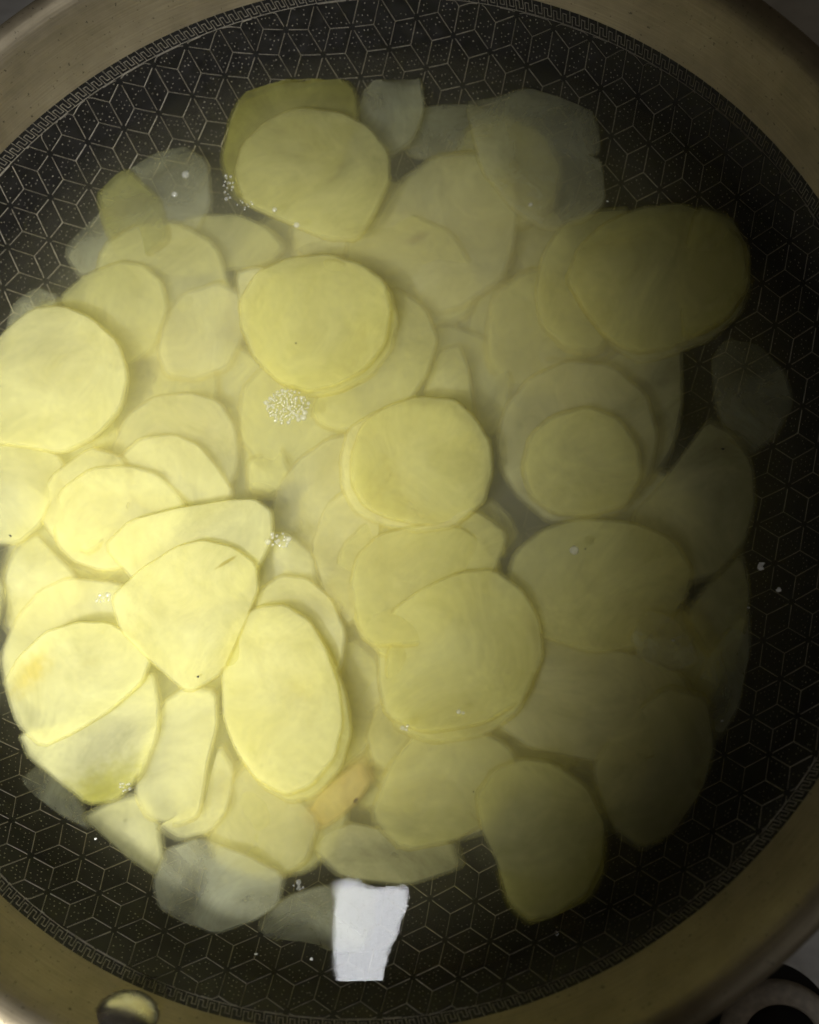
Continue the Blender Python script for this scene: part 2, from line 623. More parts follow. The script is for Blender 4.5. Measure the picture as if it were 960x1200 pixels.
def cell_mesh(kk, A, B, D, B2, ang, V, F):
    n = 3
    n0 = len(V)
    ins = 0.055
    for a in range(n + 1):
        for b in range(n + 1):
            fa = ins + (1 - 2 * ins) * a / n
            fb = ins + (1 - 2 * ins) * b / n
            p2 = A + (B - A) * fa + (B2 - A) * fb
            V.append(lat_map(p2, ang, kk, 0.00011))
    # skirt down to the coating
    ring = [a * (n + 1) for a in range(n + 1)] + [n * (n + 1) + b for b in range(1, n + 1)] \
        + [a * (n + 1) + n for a in range(n - 1, -1, -1)] + [b for b in range(n - 1, 0, -1)]
    for a in range(n):
        for b in range(n):
            i0 = n0 + a * (n + 1) + b
            F.append((i0, i0 + n + 1, i0 + n + 2, i0 + 1))
    m0 = len(V)
    for r_ in ring:
        p = V[n0 + r_]
        th = atan2(p.y, p.x)
        V.append(p - Vector((-cos(th) * 0.85, -sin(th) * 0.85, 0.5)) * 0.00022)
    L = len(ring)
    for q_ in range(L):
        F.append((n0 + ring[q_], n0 + ring[(q_ + 1) % L], m0 + (q_ + 1) % L, m0 + q_))


V2, F2 = [], []
VD, FD = [], []
for idx, (unseen, ns, kk, A, B, D, B2, ang) in enumerate(allc):
    if idx < 300:
        V, F = [], []
        cell_mesh(kk, A, B, D, B2, ang, V, F)
        pan_part('coating_cell', V, F, M_CELL, coat, smooth=False)
    else:
        cell_mesh(kk, A, B, D, B2, ang, V2, F2)
    if -ns > 0.10:
        for fa in (0.2, 0.4, 0.6, 0.8):
            for fb in (0.2, 0.4, 0.6, 0.8):
                if rnd.random() < 0.32:
                    continue
                p2 = A + (B - A) * (fa + rnd.uniform(-.05, .05)) + (B2 - A) * (fb + rnd.uniform(-.05, .05))
                if p2.length > smax - 0.0004:
                    continue
                c = lat_map(p2, ang, kk, 0.00016)
                th = atan2(c.y, c.x)
                t_ = Vector((-sin(th), cos(th), 0))
                up = on_wall(min(p2.length / KS + 0.001, S_RING), th, 0.00016) - on_wall(p2.length / KS, th, 0.00016)
                up = (up - t_ * up.dot(t_)).normalized()
                rr = 0.00016 + 0.00012 * rnd.random()
                n0 = len(VD)
                for q_ in range(5):
                    VD.append(c + (t_ * cos(q_ * 1.2566) + up * sin(q_ * 1.2566)) * rr)
                FD.append(tuple(range(n0, n0 + 5)))
o = pan_part('sunken_cells', V2, F2, M_CELL, coat, smooth=False)
tag(o, kind='stuff')
o = pan_part('stipple_dots', VD, FD, M_DOT, coat, smooth=False)
tag(o, kind='stuff')

# greek key border round the coating
V, F = [], []
NK = 306
H = S_RING - S_KEY
path = [(0.12, 1.0), (0.12, 0.26), (0.50, 0.26), (0.50, 0.66), (0.30, 0.66)]
path2 = [(0.12, 1.0), (0.12, 0.22), (0.52, 0.22), (0.52, 0.70), (0.88, 0.70), (0.88, 0.03)]


def key_pt(k, u, v):
    th = 2 * pi * (k + u + 0.35 * (v - 0.5)) / NK
    return on_wall(S_KEY + v * H, th, 0.00008)


def flat_strip(pa, pb, wdt, hgt=0.00010):
    d = (pb - pa)
    if d.length < 1e-6:
        return
    d.normalize()
    th = atan2(pa.y, pa.x)
    n_ = Vector((-cos(th) * 0.91, -sin(th) * 0.91, 0.41)).normalized()
    sd = d.cross(n_).normalized()
    strip([(pa - d * wdt * 0.4, sd, n_), (pb + d * wdt * 0.4, sd, n_)], wdt, V, F, hgt)


for k in range(NK):
    pts = [key_pt(k, u, v) for (u, v) in path2]
    for a, b in zip(pts, pts[1:]):
        flat_strip(a, b, 0.00027)
    flat_strip(key_pt(k, 0, 0.0), key_pt(k + 1, 0, 0.0), 0.00027)
o = pan_part('greek_key_border', V, F, M_LINE, coat, smooth=False)
tag(o, kind='stuff')

# ------------------------------------------------------------------ hob fitting beside the pan
ringc = pix(920, 1230, HOB_Z + 0.006)
sup = empty('pan_support', (0, 0, HOB_Z))
tag(sup, 'black iron pan support standing under the wok', 'pan support')
V, F = lathe([(0.074, -0.0737 - HOB_Z), (0.082, -0.0732 - HOB_Z), (0.083, -0.079 - HOB_Z), (0.073, -0.079 - HOB_Z), (0.074, -0.0737 - HOB_Z)], 64)
mesh_obj('ring', V, F, M_RECESS, sup)
for k in range(4):
    a = pi / 4 + k * pi / 2
    V, F = lathe([(0.004, 0.0), (0.0035, -0.0785 - HOB_Z)], 8)
    o = mesh_obj('leg', V, F, M_RECESS, sup)
    o.location = (0.078 * cos(a), 0.078 * sin(a), 0)
bu = empty('burner_cap', (ringc.x, ringc.y, HOB_Z))
tag(bu, 'small round beige burner ring in a black recess on the steel hob', 'burner')
V, F = lathe([(0.0001, 0.0006), (0.0225, 0.0006), (0.0228, 0.0)], 64)
o = mesh_obj('recess', V, F, M_RECESS, bu)
o.location = (hp.x - ringc.x, hp.y - ringc.y, 0)
V, F = lathe([(0.0130, 0.0002), (0.0132, 0.0040), (0.0142, 0.0060), (0.0170, 0.0066), (0.0192, 0.0060), (0.0204, 0.0040), (0.0206, 0.0002)], 72)
mesh_obj('ring', V, F, M_ENAMEL, bu)
V, F = lathe([(0.0001, 0.0026), (0.0120, 0.0026), (0.0129, 0.0004)], 48)
mesh_obj('core', V, F, M_RECESS, bu)

# ------------------------------------------------------------------ water
wp = [(r + 0.0004, z - 0.0004) for (r, z) in PROF if z < WZ - 0.0004]
rw = on_wall(0, 0)
rW = 0.1427
for s in range(1000):
    p = on_wall(S_RING * s / 1000, 0)
    if p.z > WZ:
        rW = p.x
        break
prof = wp + [(rW + 0.0004, WZ), (rW * 0.8, WZ), (rW * 0.4, WZ), (0.0002, WZ)]
V, F = lathe(prof, 160)
n = 160
F.append(tuple(range(n))[::-1])
last = (len(prof) - 1) * n
F.append(tuple(last + k for k in range(n)))
water = mesh_obj('water', V, F, M_WATER, smooth=False)
tag(water, 'cloudy yellowish starch water filling the wok', 'water', kind='stuff')

# milky starch hanging in the water round the slices: thick in the middle, thinning to nothing at the pile's edge
m, nt, out = new_mat('starch_haze')
vs = N(nt, 'ShaderNodeVolumeScatter', Density=26.0, Anisotropy=0.2)
vs.inputs['Color'].default_value = (0.95, 0.94, 0.72, 1)
nt.links.new(vs.outputs[0], out.inputs['Volume'])
V, F = [], []
KR = 9
HP = []
for i in range(len(HULL)):
    a, b = HULL[i], HULL[(i + 1) % len(HULL)]
    for t in range(3):
        HP.append((a[0] + (b[0] - a[0]) * t / 3, a[1] + (b[1] - a[1]) * t / 3))
hc = (440, 600)
nh = len(HP)
for side in (0, 1):
    for k in range(1, KR + 1):
        f = k / KR
        for (u, v) in HP:
            dd = 0.0007 if side == 0 else 0.0007 + 0.017 * (1 - f ** 2.2) + 0.00005
            uu, vv = hc[0] + (u - hc[0]) * f * 0.98, hc[1] + (v - hc[1]) * f * 0.98
            p = pix(uu, vv, WZ - dd)
            if p.xy.length > 0.132:
                p.xy = p.xy * (0.132 / p.xy.length)
            V.append(p)
    V.append(pix(hc[0], hc[1], WZ - (0.0007 if side == 0 else 0.0178)))
L0 = KR * nh + 1
for side in (0, 1):
    o0 = side * L0
    for k in range(KR - 1):
        for q_ in range(nh):
            a, b = o0 + k * nh + q_, o0 + k * nh + (q_ + 1) % nh
            F.append((a, b, b + nh, a + nh))
    for q_ in range(nh):
        F.append((o0 + KR * nh, o0 + (q_ + 1) % nh, o0 + q_))
for q_ in range(nh):
    a, b = (KR - 1) * nh + q_, (KR - 1) * nh + (q_ + 1) % nh
    F.append((a, b, b + L0, a + L0))
hz = mesh_obj('starch_haze', V, F, m, smooth=False)
tag(hz, 'milky starch haze hanging in the water among the slices', 'haze', kind='stuff')
import bmesh
bm = bmesh.new()
bm.from_mesh(hz.data)
bmesh.ops.recalc_face_normals(bm, faces=bm.faces)
bm.to_mesh(hz.data)
bm.free()
for o_ in (water,):
    bm = bmesh.new()
    bm.from_mesh(o_.data)
    bmesh.ops.recalc_face_normals(bm, faces=bm.faces)
    bm.to_mesh(o_.data)
    bm.free()

# ------------------------------------------------------------------ potato slices


def chaikin(p, it=2, q=0.25):
    for _ in range(it):
        o = []
        for i in range(len(p)):
            a, b = p[i], p[(i + 1) % len(p)]
            o.append(a.lerp(b, q))
            o.append(a.lerp(b, 1 - q))
        p = o
    return p


def potato_slice(poly, depth, mat, label, group=None, tilt=(0, 0), thick=0.0021, wave=0.0006, name='potato_slice', seed=0, loose=False):
    """poly: outline in photo pixels; depth: mm of the slice's middle below the water; tilt: slope along x, y."""
    cu = sum(p[0] for p in poly) / len(poly)
    cv = sum(p[1] for p in poly) / len(poly)
    deep0 = depth
    # depth added away from the bright edge, so the water dims those slices
    depth += 4.0 * max(0.0, min(1.0, (hypot(cu - 170, cv - 690) - 230) / 330))

    def fits(dep_):
        zz = WZ - dep_ / 1000
        rl_ = next(pr for (pr, pz) in PROF if pz >= zz - 0.0012)
        return all(pix(u, v, zz).xy.length < rl_ - 0.001 for (u, v) in poly)
    if loose and not fits(depth):
        return None
    while depth > deep0 and not fits(depth):
        depth -= 0.5
    c = pix(cu, cv, WZ - depth / 1000)
    nrm_ = Vector((-tilt[0], -tilt[1], 1)).normalized()
    ex = Vector((1, 0, 0))
    ex = (ex - nrm_ * ex.dot(nrm_)).normalized()
    ey = nrm_.cross(ex)
    P = []
    for (u, v) in poly:
        d = pix_plane(u, v, c, nrm_) - c
        P.append(Vector((d.dot(ex), d.dot(ey))))
    ar = sum(P[i].x * P[(i + 1) % len(P)].y - P[i].y * P[(i + 1) % len(P)].x for i in range(len(P)))
    if ar < 0:
        P.reverse()
    P = chaikin(P, 1, 0.13)
    P = [q_ for i_ in range(len(P)) for q_ in (P[i_], P[i_].lerp(P[(i_ + 1) % len(P)], 0.5) * (1 + rnd.uniform(-.006, .006)))]
    m_ = len(P)
    rings = [(1.0, 0.0), (0.992, 0.28), (0.98, 0.42), (0.955, 0.48), (0.93, 0.5), (0.90, 0.5), (0.86, 0.5), (0.80, 0.5), (0.76, 0.5), (0.72, 0.5), (0.5, 0.5), (0.25, 0.5)]
    V, rad = [], []
    sd = Vector((seed * 1.7 + 3.1, seed * 0.9, 0))
    size = max(p.length for p in P)
    ph, amp2 = rnd.random() * 6.28, rnd.uniform(-1, 1)

    def hgt(p):
        q_ = p / size
        return wave * (2.2 * noise.noise(Vector((q_.x * 1.3, q_.y * 1.3, 0)) + sd) + 0.9 * amp2 * (q_.x * cos(ph) + q_.y * sin(ph)) ** 2 * 2)

    def addring(sc_, zz):
        for p in P:
            pp = p * sc_
            V.append(Vector((pp.x, pp.y, zz * thick + hgt(pp))))
            rad.append(sc_)
    F = []
    ids = []
    order = [(s, z) for (s, z) in rings[::-1]] + [(s, -z) for (s, z) in rings[1:]]
    for (s, z) in order:
        ids.append(len(V))
        addring(s, z)
    for a in range(len(order) - 1):
        for k in range(m_):
            k2 = (k + 1) % m_
            F.append((ids[a] + k, ids[a + 1] + k, ids[a + 1] + k2, ids[a] + k2))
    ct = len(V)
    V.append(Vector((0, 0, 0.5 * thick + hgt(Vector((0, 0))))))
    rad.append(0)
    cb_ = len(V)
    V.append(Vector((0, 0, -0.5 * thick + hgt(Vector((0, 0))))))
    rad.append(0)
    for k in range(m_):
        k2 = (k + 1) % m_
        F.append((ct, ids[0] + k, ids[0] + k2))
        F.append((cb_, ids[-1] + k2, ids[-1] + k))
    V = [ex * v.x + ey * v.y + nrm_ * v.z for v in V]
    # keep it off the pan wall: push any vertex that would enter the steel back inside
    for i_, v in enumerate(V):
        wv = v + c
        r = wv.xy.length
        # wall radius at that height
        rl = 0.15
        for (pr, pz) in PROF:
            if pz >= wv.z:
                rl = pr
                break
        if r > rl - 0.0008 and r > 0.02:
            k_ = (rl - 0.0008) / r
            V[i_] = Vector((wv.x * k_, wv.y * k_, wv.z)) - c
    o = mesh_obj(name, V, F, mat, loc=c)
    at = o.data.attributes.new('rad', 'FLOAT', 'POINT')
    at.data.foreach_set('value', rad)
    wf = (0.10 + 0.013 * depth) * min(2.5, 0.02 / max(0.006, sum(p.length for p in P) / len(P)))
    sf = o.data.attributes.new('soft', 'FLOAT', 'POINT')
    sf.data.foreach_set('value', [min(1.0, (1 - r_) / wf) for r_ in rad])
    tag(o, label, 'peel scrap' if name == 'peel_scrap' else 'potato slice', group)
    return o


SL = [
    # poly, depth mm, material, tilt, label
    ([(272, 205), (282, 170), (310, 143), (350, 126), (400, 130), (435, 148), (458, 178), (459, 215), (443, 252), (420, 285), (385, 283), (330, 262), (285, 240)],
     1.6, 'y', (0.0, 0.0), 'round yellow potato slice with a dotted row of dark bubbles at its edge'),
    ([(255, 190), (268, 140), (290, 100), (330, 72), (365, 67), (400, 80), (420, 105), (425, 150), (400, 210), (340, 255), (275, 240)],
     9, 'n', (0, 0.0), 'olive potato slice tucked beneath the round slice with dark bubbles'),
    ([(410, 140), (440, 70), (470, 75), (495, 90), (500, 125), (485, 170), (460, 190), (430, 180)],
     12, 'g', (0, 0), 'narrow glassy grey potato slice over black coating beside the olive slice'),
    ([(545, 125), (580, 118), (610, 105), (640, 97), (680, 105), (700, 120), (706, 178), (690, 182), (707, 188), (712, 240), (690, 262), (640, 275), (600, 250), (560, 200)],
     9, 'g', (0.02, 0), 'large glassy grey squarish potato slice with a notch torn in its side'),
    ([(460, 130), (500, 122), (550, 120), (600, 130), (615, 170), (600, 215), (540, 195), (480, 185), (455, 165)],
     14, 'g', (0, 0), 'glassy grey potato slice linking the narrow and the notched grey ones'),
    ([(430, 270), (470, 205), (508, 180), (555, 178), (607, 185), (612, 240), (605, 290), (590, 335), (545, 365), (510, 373), (460, 350), (425, 310)],
     9.5, 'bruise', (0.02, 0.03), 'big dull potato slice with a brownish bruise, next to the notched grey slice'),
    ([(108, 215), (130, 185), (165, 165), (215, 165), (245, 185), (250, 240), (230, 280), (190, 305), (150, 300), (125, 260)],
     13, 'g', (0, 0), 'dark glassy potato slice under two single ring bubbles'),
    ([(106, 214), (116, 202), (150, 196), (190, 230), (205, 285), (170, 314), (142, 310), (121, 270)],
     13, 'gn', (0.0, 0), 'filmy olive potato slice just under the dark glassy slice'),
    ([(75, 275), (90, 240), (115, 215), (135, 250), (150, 300), (130, 320), (95, 330), (78, 305)],
     17, 'g', (0, 0), 'glassy grey potato slice next to the filmy olive one'),
    ([(165, 300), (190, 265), (235, 248), (280, 250), (320, 268), (340, 290), (320, 312), (270, 318), (220, 330), (180, 325)],
     11, 'y', (0.0, 0.08), 'folded yellow potato slice with a golden rim below the dark glassy slice'),
    ([(340, 290), (350, 262), (400, 282), (440, 300), (430, 335), (360, 310)], 15, 'p', (0, 0), 'pale potato sliver wedged under the round slice with dark bubbles'),
    ([(70, 350), (100, 320), (140, 303), (170, 308), (195, 330), (201, 365), (182, 410), (140, 440), (100, 405), (75, 370)],
     8, 'y', (0.0, 0.05), 'yellow potato slice with a grey heart leaning over a white-faced slice'),
    ([(185, 420), (190, 370), (215, 340), (260, 330), (290, 345), (287, 400), (270, 435), (230, 450), (195, 447)],
     10, 'p', (0, 0), 'pale grey-yellow potato slice behind the bold ten-sided slice near the foam'),
    ([(280, 352), (300, 320), (340, 302), (385, 295), (425, 308), (455, 330), (462, 365), (455, 405), (430, 435), (395, 455), (360, 462), (325, 450), (295, 420), (281, 385)],
     2.6, 'y', (0.01, -0.01), 'bold ten-sided yellow potato slice floating just above the foam patch'),
    ([(276, 322), (300, 315), (335, 316), (320, 350), (295, 372), (280, 372)], 6, 'p', (0, 0), 'pale potato corner peeping out under the bold ten-sided slice'),
    ([(362, 485), (380, 440), (420, 380), (460, 330), (500, 355), (516, 395), (505, 440), (480, 475), (440, 500), (400, 508), (372, 500)],
     6.2, 'y', (-0.02, 0), 'yellow potato slice half hidden under the bold ten-sided slice'),
    ([(-30, 430), (0, 395), (40, 362), (75, 358), (110, 372), (140, 400), (153, 440), (145, 480), (115, 515), (75, 535), (20, 525), (-30, 520)],
     3.4, 'cloud', (0.02, 0.02), 'large whitish oval potato slice with cloudy grey streaks on its face'),
    ([(5, 400), (18, 355), (45, 335), (70, 345), (70, 385), (30, 395)], 9, 'g', (0, 0), 'glassy grey potato slice showing behind the large whitish oval'),
    ([(120, 530), (145, 485), (180, 462), (225, 458), (262, 470), (280, 500), (283, 550), (270, 590), (220, 570), (160, 540)],
     9.0, 'p', (0, 0.03), 'pale cloudy potato slice, hindmost of three fanned bright slices'),
    ([(130, 540), (165, 512), (205, 507), (235, 520), (258, 548), (278, 578), (260, 605), (200, 610), (140, 580)],
     7.0, 'b', (0, 0.03), 'bright yellow potato slice, middle one of three fanned slices'),
    ([(60, 610), (72, 575), (110, 548), (150, 543), (185, 552), (210, 575), (225, 600), (200, 640), (160, 665), (120, 672), (85, 660), (65, 640)],
     5.2, 'b', (0.03, 0.03), 'brightest yellow potato slice, front one of three fanned slices'),
    ([(118, 640), (150, 610), (210, 595), (270, 585), (302, 584), (322, 598), (324, 630), (290, 700), (220, 725), (160, 690)],
     3.1, 'b', (0, 0.03), 'long narrow yellow potato slice lying across the front of the fanned three'),
    ([(130, 700), (165, 665), (205, 640), (240, 632), (275, 640), (303, 660), (305, 690), (290, 730), (262, 790), (220, 815), (180, 780), (140, 740)],
     1.3, 'slit', (0.0, 0.0), 'broad bright potato slice with a small slit near its top'),
    ([(258, 790), (262, 750), (275, 725), (305, 708), (335, 706), (365, 725), (385, 760), (400, 805), (405, 850), (395, 890), (365, 925), (335, 935), (300, 915), (275, 880), (260, 840)],
     2.4, 'b', (0.02, 0.0), 'tall egg-shaped pale yellow potato slice above the golden peel scrap'),
    ([(5, 800), (20, 770), (55, 740), (95, 727), (130, 728), (160, 745), (182, 770), (170, 800), (130, 835), (90, 860), (50, 878), (20, 850)],
     2.4, 'patch', (0.02, 0.02), 'bright creamy potato slice with a yellow patch on its outer edge'),
    ([(20, 860), (60, 850), (120, 830), (170, 790), (185, 785), (192, 820), (190, 860), (170, 910), (140, 940), (105, 945), (65, 915), (30, 890)],
     5.6, 'greenrim', (0.0, 0.03), 'creamy potato slice with a green lower rim under the yellow-patched slice'),
    ([(0, 770), (20, 720), (45, 690), (80, 675), (140, 680), (180, 700), (190, 740), (150, 745), (90, 740), (40, 775), (5, 810)],
     7.2, 'b', (0, 0.02), 'bright potato slice tucked behind the yellow-patched creamy slice'),
    ([(5, 720), (40, 670), (75, 655), (115, 668), (130, 690), (60, 700), (20, 745)], 11.5, 'b', (0, 0), 'bright crescent of potato below the front fanned slice'),
    ([(155, 935), (165, 880), (190, 820), (220, 800), (258, 805), (258, 850), (245, 900), (235, 960), (205, 972), (170, 962)],
     6.4, 'b', (0.05, 0.02), 'long bright potato slice folded like a petal beside the egg-shaped slice'),
    ([(180, 968), (235, 955), (250, 900), (262, 865), (277, 895), (270, 950), (247, 980), (210, 988)], 8.6, 'b', (-0.1, 0.05), 'curled whitish potato rim wrapping the petal-like slice'),
    ([(95, 955), (130, 935), (165, 925), (190, 960), (196, 1010), (186, 1034), (150, 1008), (120, 982)], 9, 'b', (0, 0), 'whitish potato slice beside the honeycomb, next to the green-rimmed slice'),
    ([(18, 915), (50, 890), (100, 940), (110, 975), (70, 955)], 11, 'g', (0, 0), 'wispy grey potato slice edge over the honeycomb by the green-rimmed slice'),
    ([(240, 985), (255, 930), (290, 890), (340, 920), (380, 960), (365, 1010), (325, 1035), (280, 1030), (250, 1010)],
     10, 'p', (0, 0), 'dull potato slice resting above the glassy grey-green slice'),
    ([(178, 1035), (190, 995), (230, 980), (290, 1000), (335, 1025), (330, 1060), (300, 1080), (255, 1096), (215, 1085), (185, 1065)],
     7, 'g', (0, 0.02), 'glassy grey-green potato slice reaching over the honeycomb below the whitish slices'),
    ([(298, 1085), (330, 1050), (380, 1035), (440, 1040), (440, 1090), (420, 1140), (370, 1132), (320, 1122)],
     12, 'g', (0, 0), 'faint dark glassy potato slice beside the white lamp reflection'),
    ([(410, 535), (420, 500), (450, 475), (490, 463), (535, 467), (560, 490), (578, 520), (580, 555), (570, 590), (545, 612), (500, 618), (455, 610), (425, 595), (411, 570)],
     2.4, 'y', (0.0, 0.02), 'thick round potato slice with a pale rim above the slipped stack'),
    ([(313, 620), (325, 570), (350, 535), (385, 512), (420, 505), (440, 560), (440, 640), (420, 700), (395, 735), (370, 705), (335, 675)],
     9.2, 'p', (0.03, 0), 'pale greyish potato slice under the stack left of the thick round slice'),
    ([(362, 640), (380, 590), (412, 568), (450, 600), (440, 680), (412, 742), (385, 705)], 7.4, 'p', (0.03, 0), 'arched pale potato slice, second from the bottom of the slipped stack'),
    ([(384, 690), (398, 640), (428, 610), (500, 598), (560, 596), (600, 625), (580, 680), (500, 760), (430, 760)],
     6.0, 'y', (0.02, 0), 'yellow potato slice, next to the top of the slipped stack'),
    ([(405, 690), (415, 650), (440, 625), (490, 613), (540, 615), (570, 635), (592, 665), (580, 700), (520, 765), (450, 775), (420, 745)],
     4.2, 'y', (0.0, 0.02), 'smooth yellow potato slice topping the slipped stack below the thick round slice'),
    ([(545, 600), (575, 580), (600, 605), (613, 630), (597, 652), (565, 640)], 10, 'y', (0, 0), 'potato slice edge next to the brown gap, lowest in its stack'),
    ([(528, 612), (558, 598), (590, 630), (596, 656), (560, 645)], 7.6, 'y', (0, 0), 'potato slice edge one step above the lowest by the brown gap'),
    ([(440, 750), (455, 715), (490, 690), (540, 668), (580, 665), (615, 690), (635, 725), (640, 770), (620, 820), (570, 850), (500, 862), (450, 842), (440, 800)],
     2.6, 'y', (0, 0.01), 'big smooth potato slice with an arched outline between stack and two glints'),
    ([(303, 692), (330, 672), (360, 675), (390, 700), (408, 740), (402, 790), (370, 830), (320, 800), (295, 740)], 5.4, 'b', (0.05, 0.0), 'curled yellow potato slice arching over the egg-shaped slice'),
    ([(385, 770), (410, 740), (445, 770), (447, 830), (432, 885), (402, 905), (388, 840)], 9.6, 'y', (0, 0), 'dim potato slice between the egg-shaped slice and the big smooth one'),
    ([(660, 330), (675, 290), (705, 260), (750, 240), (800, 238), (845, 255), (872, 285), (879, 325), (865, 360), (825, 395), (780, 412), (745, 418), (710, 400), (685, 370)],
     3.2, 'y', (0, 0.02), 'large tan potato slice jutting out over the dark side of the wok'),
    ([(625, 345), (632, 300), (660, 260), (700, 245), (740, 240), (745, 300), (730, 380), (700, 420), (660, 415), (632, 385)],
     6.6, 'y', (0.02, 0), 'olive-yellow potato slice under the large tan jutting slice'),
    ([(565, 400), (575, 345), (610, 315), (650, 310), (690, 350), (690, 430), (660, 470), (600, 465), (570, 435)],
     11, 'y', (0, 0), 'dim yellow potato slice between the bruised slice and the olive-yellow one'),
    ([(815, 243), (858, 253), (881, 290), (879, 340), (852, 378), (800, 402), (790, 330)], 6.4, 'y', (0.05, 0), 'dark tan potato slice flush beneath the large tan jutting slice'),
    ([(578, 520), (590, 475), (620, 440), (665, 420), (720, 425), (760, 460), (775, 510), (765, 560), (735, 600), (690, 618), (640, 615), (605, 585), (585, 555)],
     6.4, 'p', (0, 0.01), 'wide dull potato slice carrying a smaller round slice'),
    ([(608, 550), (618, 510), (645, 485), (690, 475), (730, 490), (752, 525), (755, 560), (735, 595), (690, 608), (650, 605), (620, 585)],
     3.6, 'y', (0, 0.0), 'smaller round olive potato slice lying on the wide dull slice'),
    ([(650, 470), (690, 430), (740, 400), (800, 400), (803, 470), (790, 530), (760, 575), (700, 560)], 10.5, 'p', (0, 0), 'dull potato slice beneath the wide one, next to the black gap'),
    ([(835, 470), (832, 420), (850, 397), (890, 405), (920, 435), (931, 475), (910, 515), (880, 538), (850, 520)],
     8, 'g', (0.02, 0), 'lone glassy dark grey potato slice beside the black gap'),
    ([(740, 600), (765, 575), (800, 530), (830, 488), (860, 505), (885, 540), (888, 590), (875, 640), (840, 680), (800, 690), (760, 660), (735, 630)],
     7, 'p', (0.04, 0), 'dull beige potato slice sloping under the lone glassy one'),
    ([(590, 680), (600, 645), (635, 618), (680, 605), (740, 610), (790, 630), (815, 665), (808, 700), (790, 725), (750, 762), (690, 768), (630, 748), (600, 715)],
     3.6, 'y', (0, 0.01), 'wide olive potato slice with a tiny ring bubble on it'),
    ([(795, 720), (830, 680), (872, 636), (882, 690), (875, 740), (860, 792), (830, 775)], 12, 'p', (0, 0), 'dark grey-brown potato slice by the white starch flecks'),
    ([(810, 810), (830, 760), (880, 700), (881, 760), (868, 830), (845, 872), (820, 852)], 17, 'g', (0, 0), 'dim glassy potato slice sunk below the grey-brown slice'),
    ([(557, 790), (570, 750), (610, 730), (660, 750), (740, 762), (810, 790), (822, 840), (800, 880), (740, 900), (680, 892), (620, 880), (575, 850), (560, 820)],
     5.4, 'p', (0, 0.01), 'very wide dusky potato slice beyond the two glints'),
    ([(735, 745), (758, 712), (790, 724), (815, 755), (820, 778), (790, 790), (750, 775)], 1.3, 'g', (0.03, 0), 'small glassy potato slice breaking the surface with tiny glints'),
    ([(690, 900), (720, 850), (780, 800), (832, 812), (841, 870), (826, 930), (790, 980), (750, 1002), (710, 972)], 10, 'p', (0, 0), 'murky brown-grey potato slice fading into the darkness below the dusky one'),
    ([(555, 930), (575, 900), (610, 885), (650, 890), (690, 920), (713, 965), (710, 1010), (690, 1050), (650, 1078), (620, 1083), (595, 1060), (580, 1010), (560, 970)],
     5, 'y', (0, 0.02), 'olive potato slice hanging out towards the rim beside the dark notch'),
    ([(578, 1015), (620, 1040), (680, 1010), (712, 970), (716, 1015), (694, 1055), (652, 1082), (618, 1087), (592, 1064)],
     7.6, 'n', (0, 0.03), 'dark olive potato slice flush under the one hanging towards the rim'),
    ([(430, 960), (450, 900), (485, 855), (540, 842), (600, 870), (620, 910), (580, 960), (530, 990), (470, 1000)],
     6.4, 'y', (0, 0.02), 'soft yellow potato slice just below the two glints'),
    ([(427, 860), (440, 825), (470, 800), (510, 830), (500, 880), (460, 912), (435, 898)], 8.8, 'y', (0, 0), 'rounded potato slice edge near the golden peel scrap'),
    ([(350, 985), (400, 960), (470, 975), (540, 985), (548, 1018), (480, 1040), (400, 1032)], 11.5, 'p', (0, 0), 'cloudy potato slice just behind the white lamp reflection'),
    ([(-40, 560), (0, 515), (40, 515), (75, 535), (70, 580), (50, 615), (20, 640), (-40, 640)], 5.2, 'b', (0, 0), 'whitish streaky potato slice under the large whitish oval'),
    ([(5, 680), (20, 640), (40, 620), (65, 645), (90, 668), (110, 700), (60, 745), (0, 745)], 9, 'b', (0, 0), 'small pale potato slice corner beside the front fanned slice'),
    ([(500, 440), (515, 405), (540, 400), (552, 430), (562, 500), (520, 520), (490, 480)], 9, 'y', (0.02, 0), 'small angular potato piece above the thick round slice'),
    ([(280, 500), (300, 455), (340, 445), (390, 470), (395, 510), (350, 540), (320, 590), (290, 580)], 12, 'y', (0, 0), 'sunken potato slice below the foam patch'),
    ([(285, 582), (290, 540), (330, 518), (347, 560), (322, 588)], 10.5, 'y', (0, 0), 'small yellow potato slice end below the foam patch'),
    ([(44, 604), (60, 562), (108, 522), (150, 535), (160, 590), (115, 655), (66, 640)], 6.6, 'b', (0.02, 0), 'bright golden-white potato edge between the whitish oval and the fanned three'),
    # slices stuck to the underside of others, showing as a pale second rim
    ([(398, 540), (408, 505), (440, 482), (480, 470), (525, 474), (555, 500), (572, 530), (574, 565), (560, 600), (535, 622), (490, 628), (445, 618), (414, 602), (400, 575)],
     4.6, 'b', (0.0, 0.02), 'pale potato slice stuck beneath the thick round one, showing as second rim'),
    ([(452, 768), (468, 730), (500, 705), (545, 685), (580, 684), (612, 706), (628, 740), (632, 785), (612, 835), (570, 866), (505, 874), (460, 856), (452, 815)],
     5.0, 'y', (0, 0.01), 'potato slice stuck beneath the big smooth one with the arched outline'),
    ([(292, 360), (312, 330), (350, 312), (392, 305), (432, 318), (462, 342), (470, 375), (462, 412), (438, 444), (402, 464), (368, 470), (334, 458), (306, 428), (292, 392)],
     4.6, 'y', (0, 0), 'potato slice stuck beneath the bold ten-sided one, peeping out beside it'),
    ([(262, 800), (268, 760), (282, 736), (312, 718), (342, 716), (372, 735), (394, 770), (410, 815), (416, 860), (404, 902), (372, 936), (340, 944), (305, 925), (280, 890), (265, 850)],
     4.6, 'y', (0.02, 0), 'potato slice stuck beneath the tall egg-shaped one, peeping out beside it'),
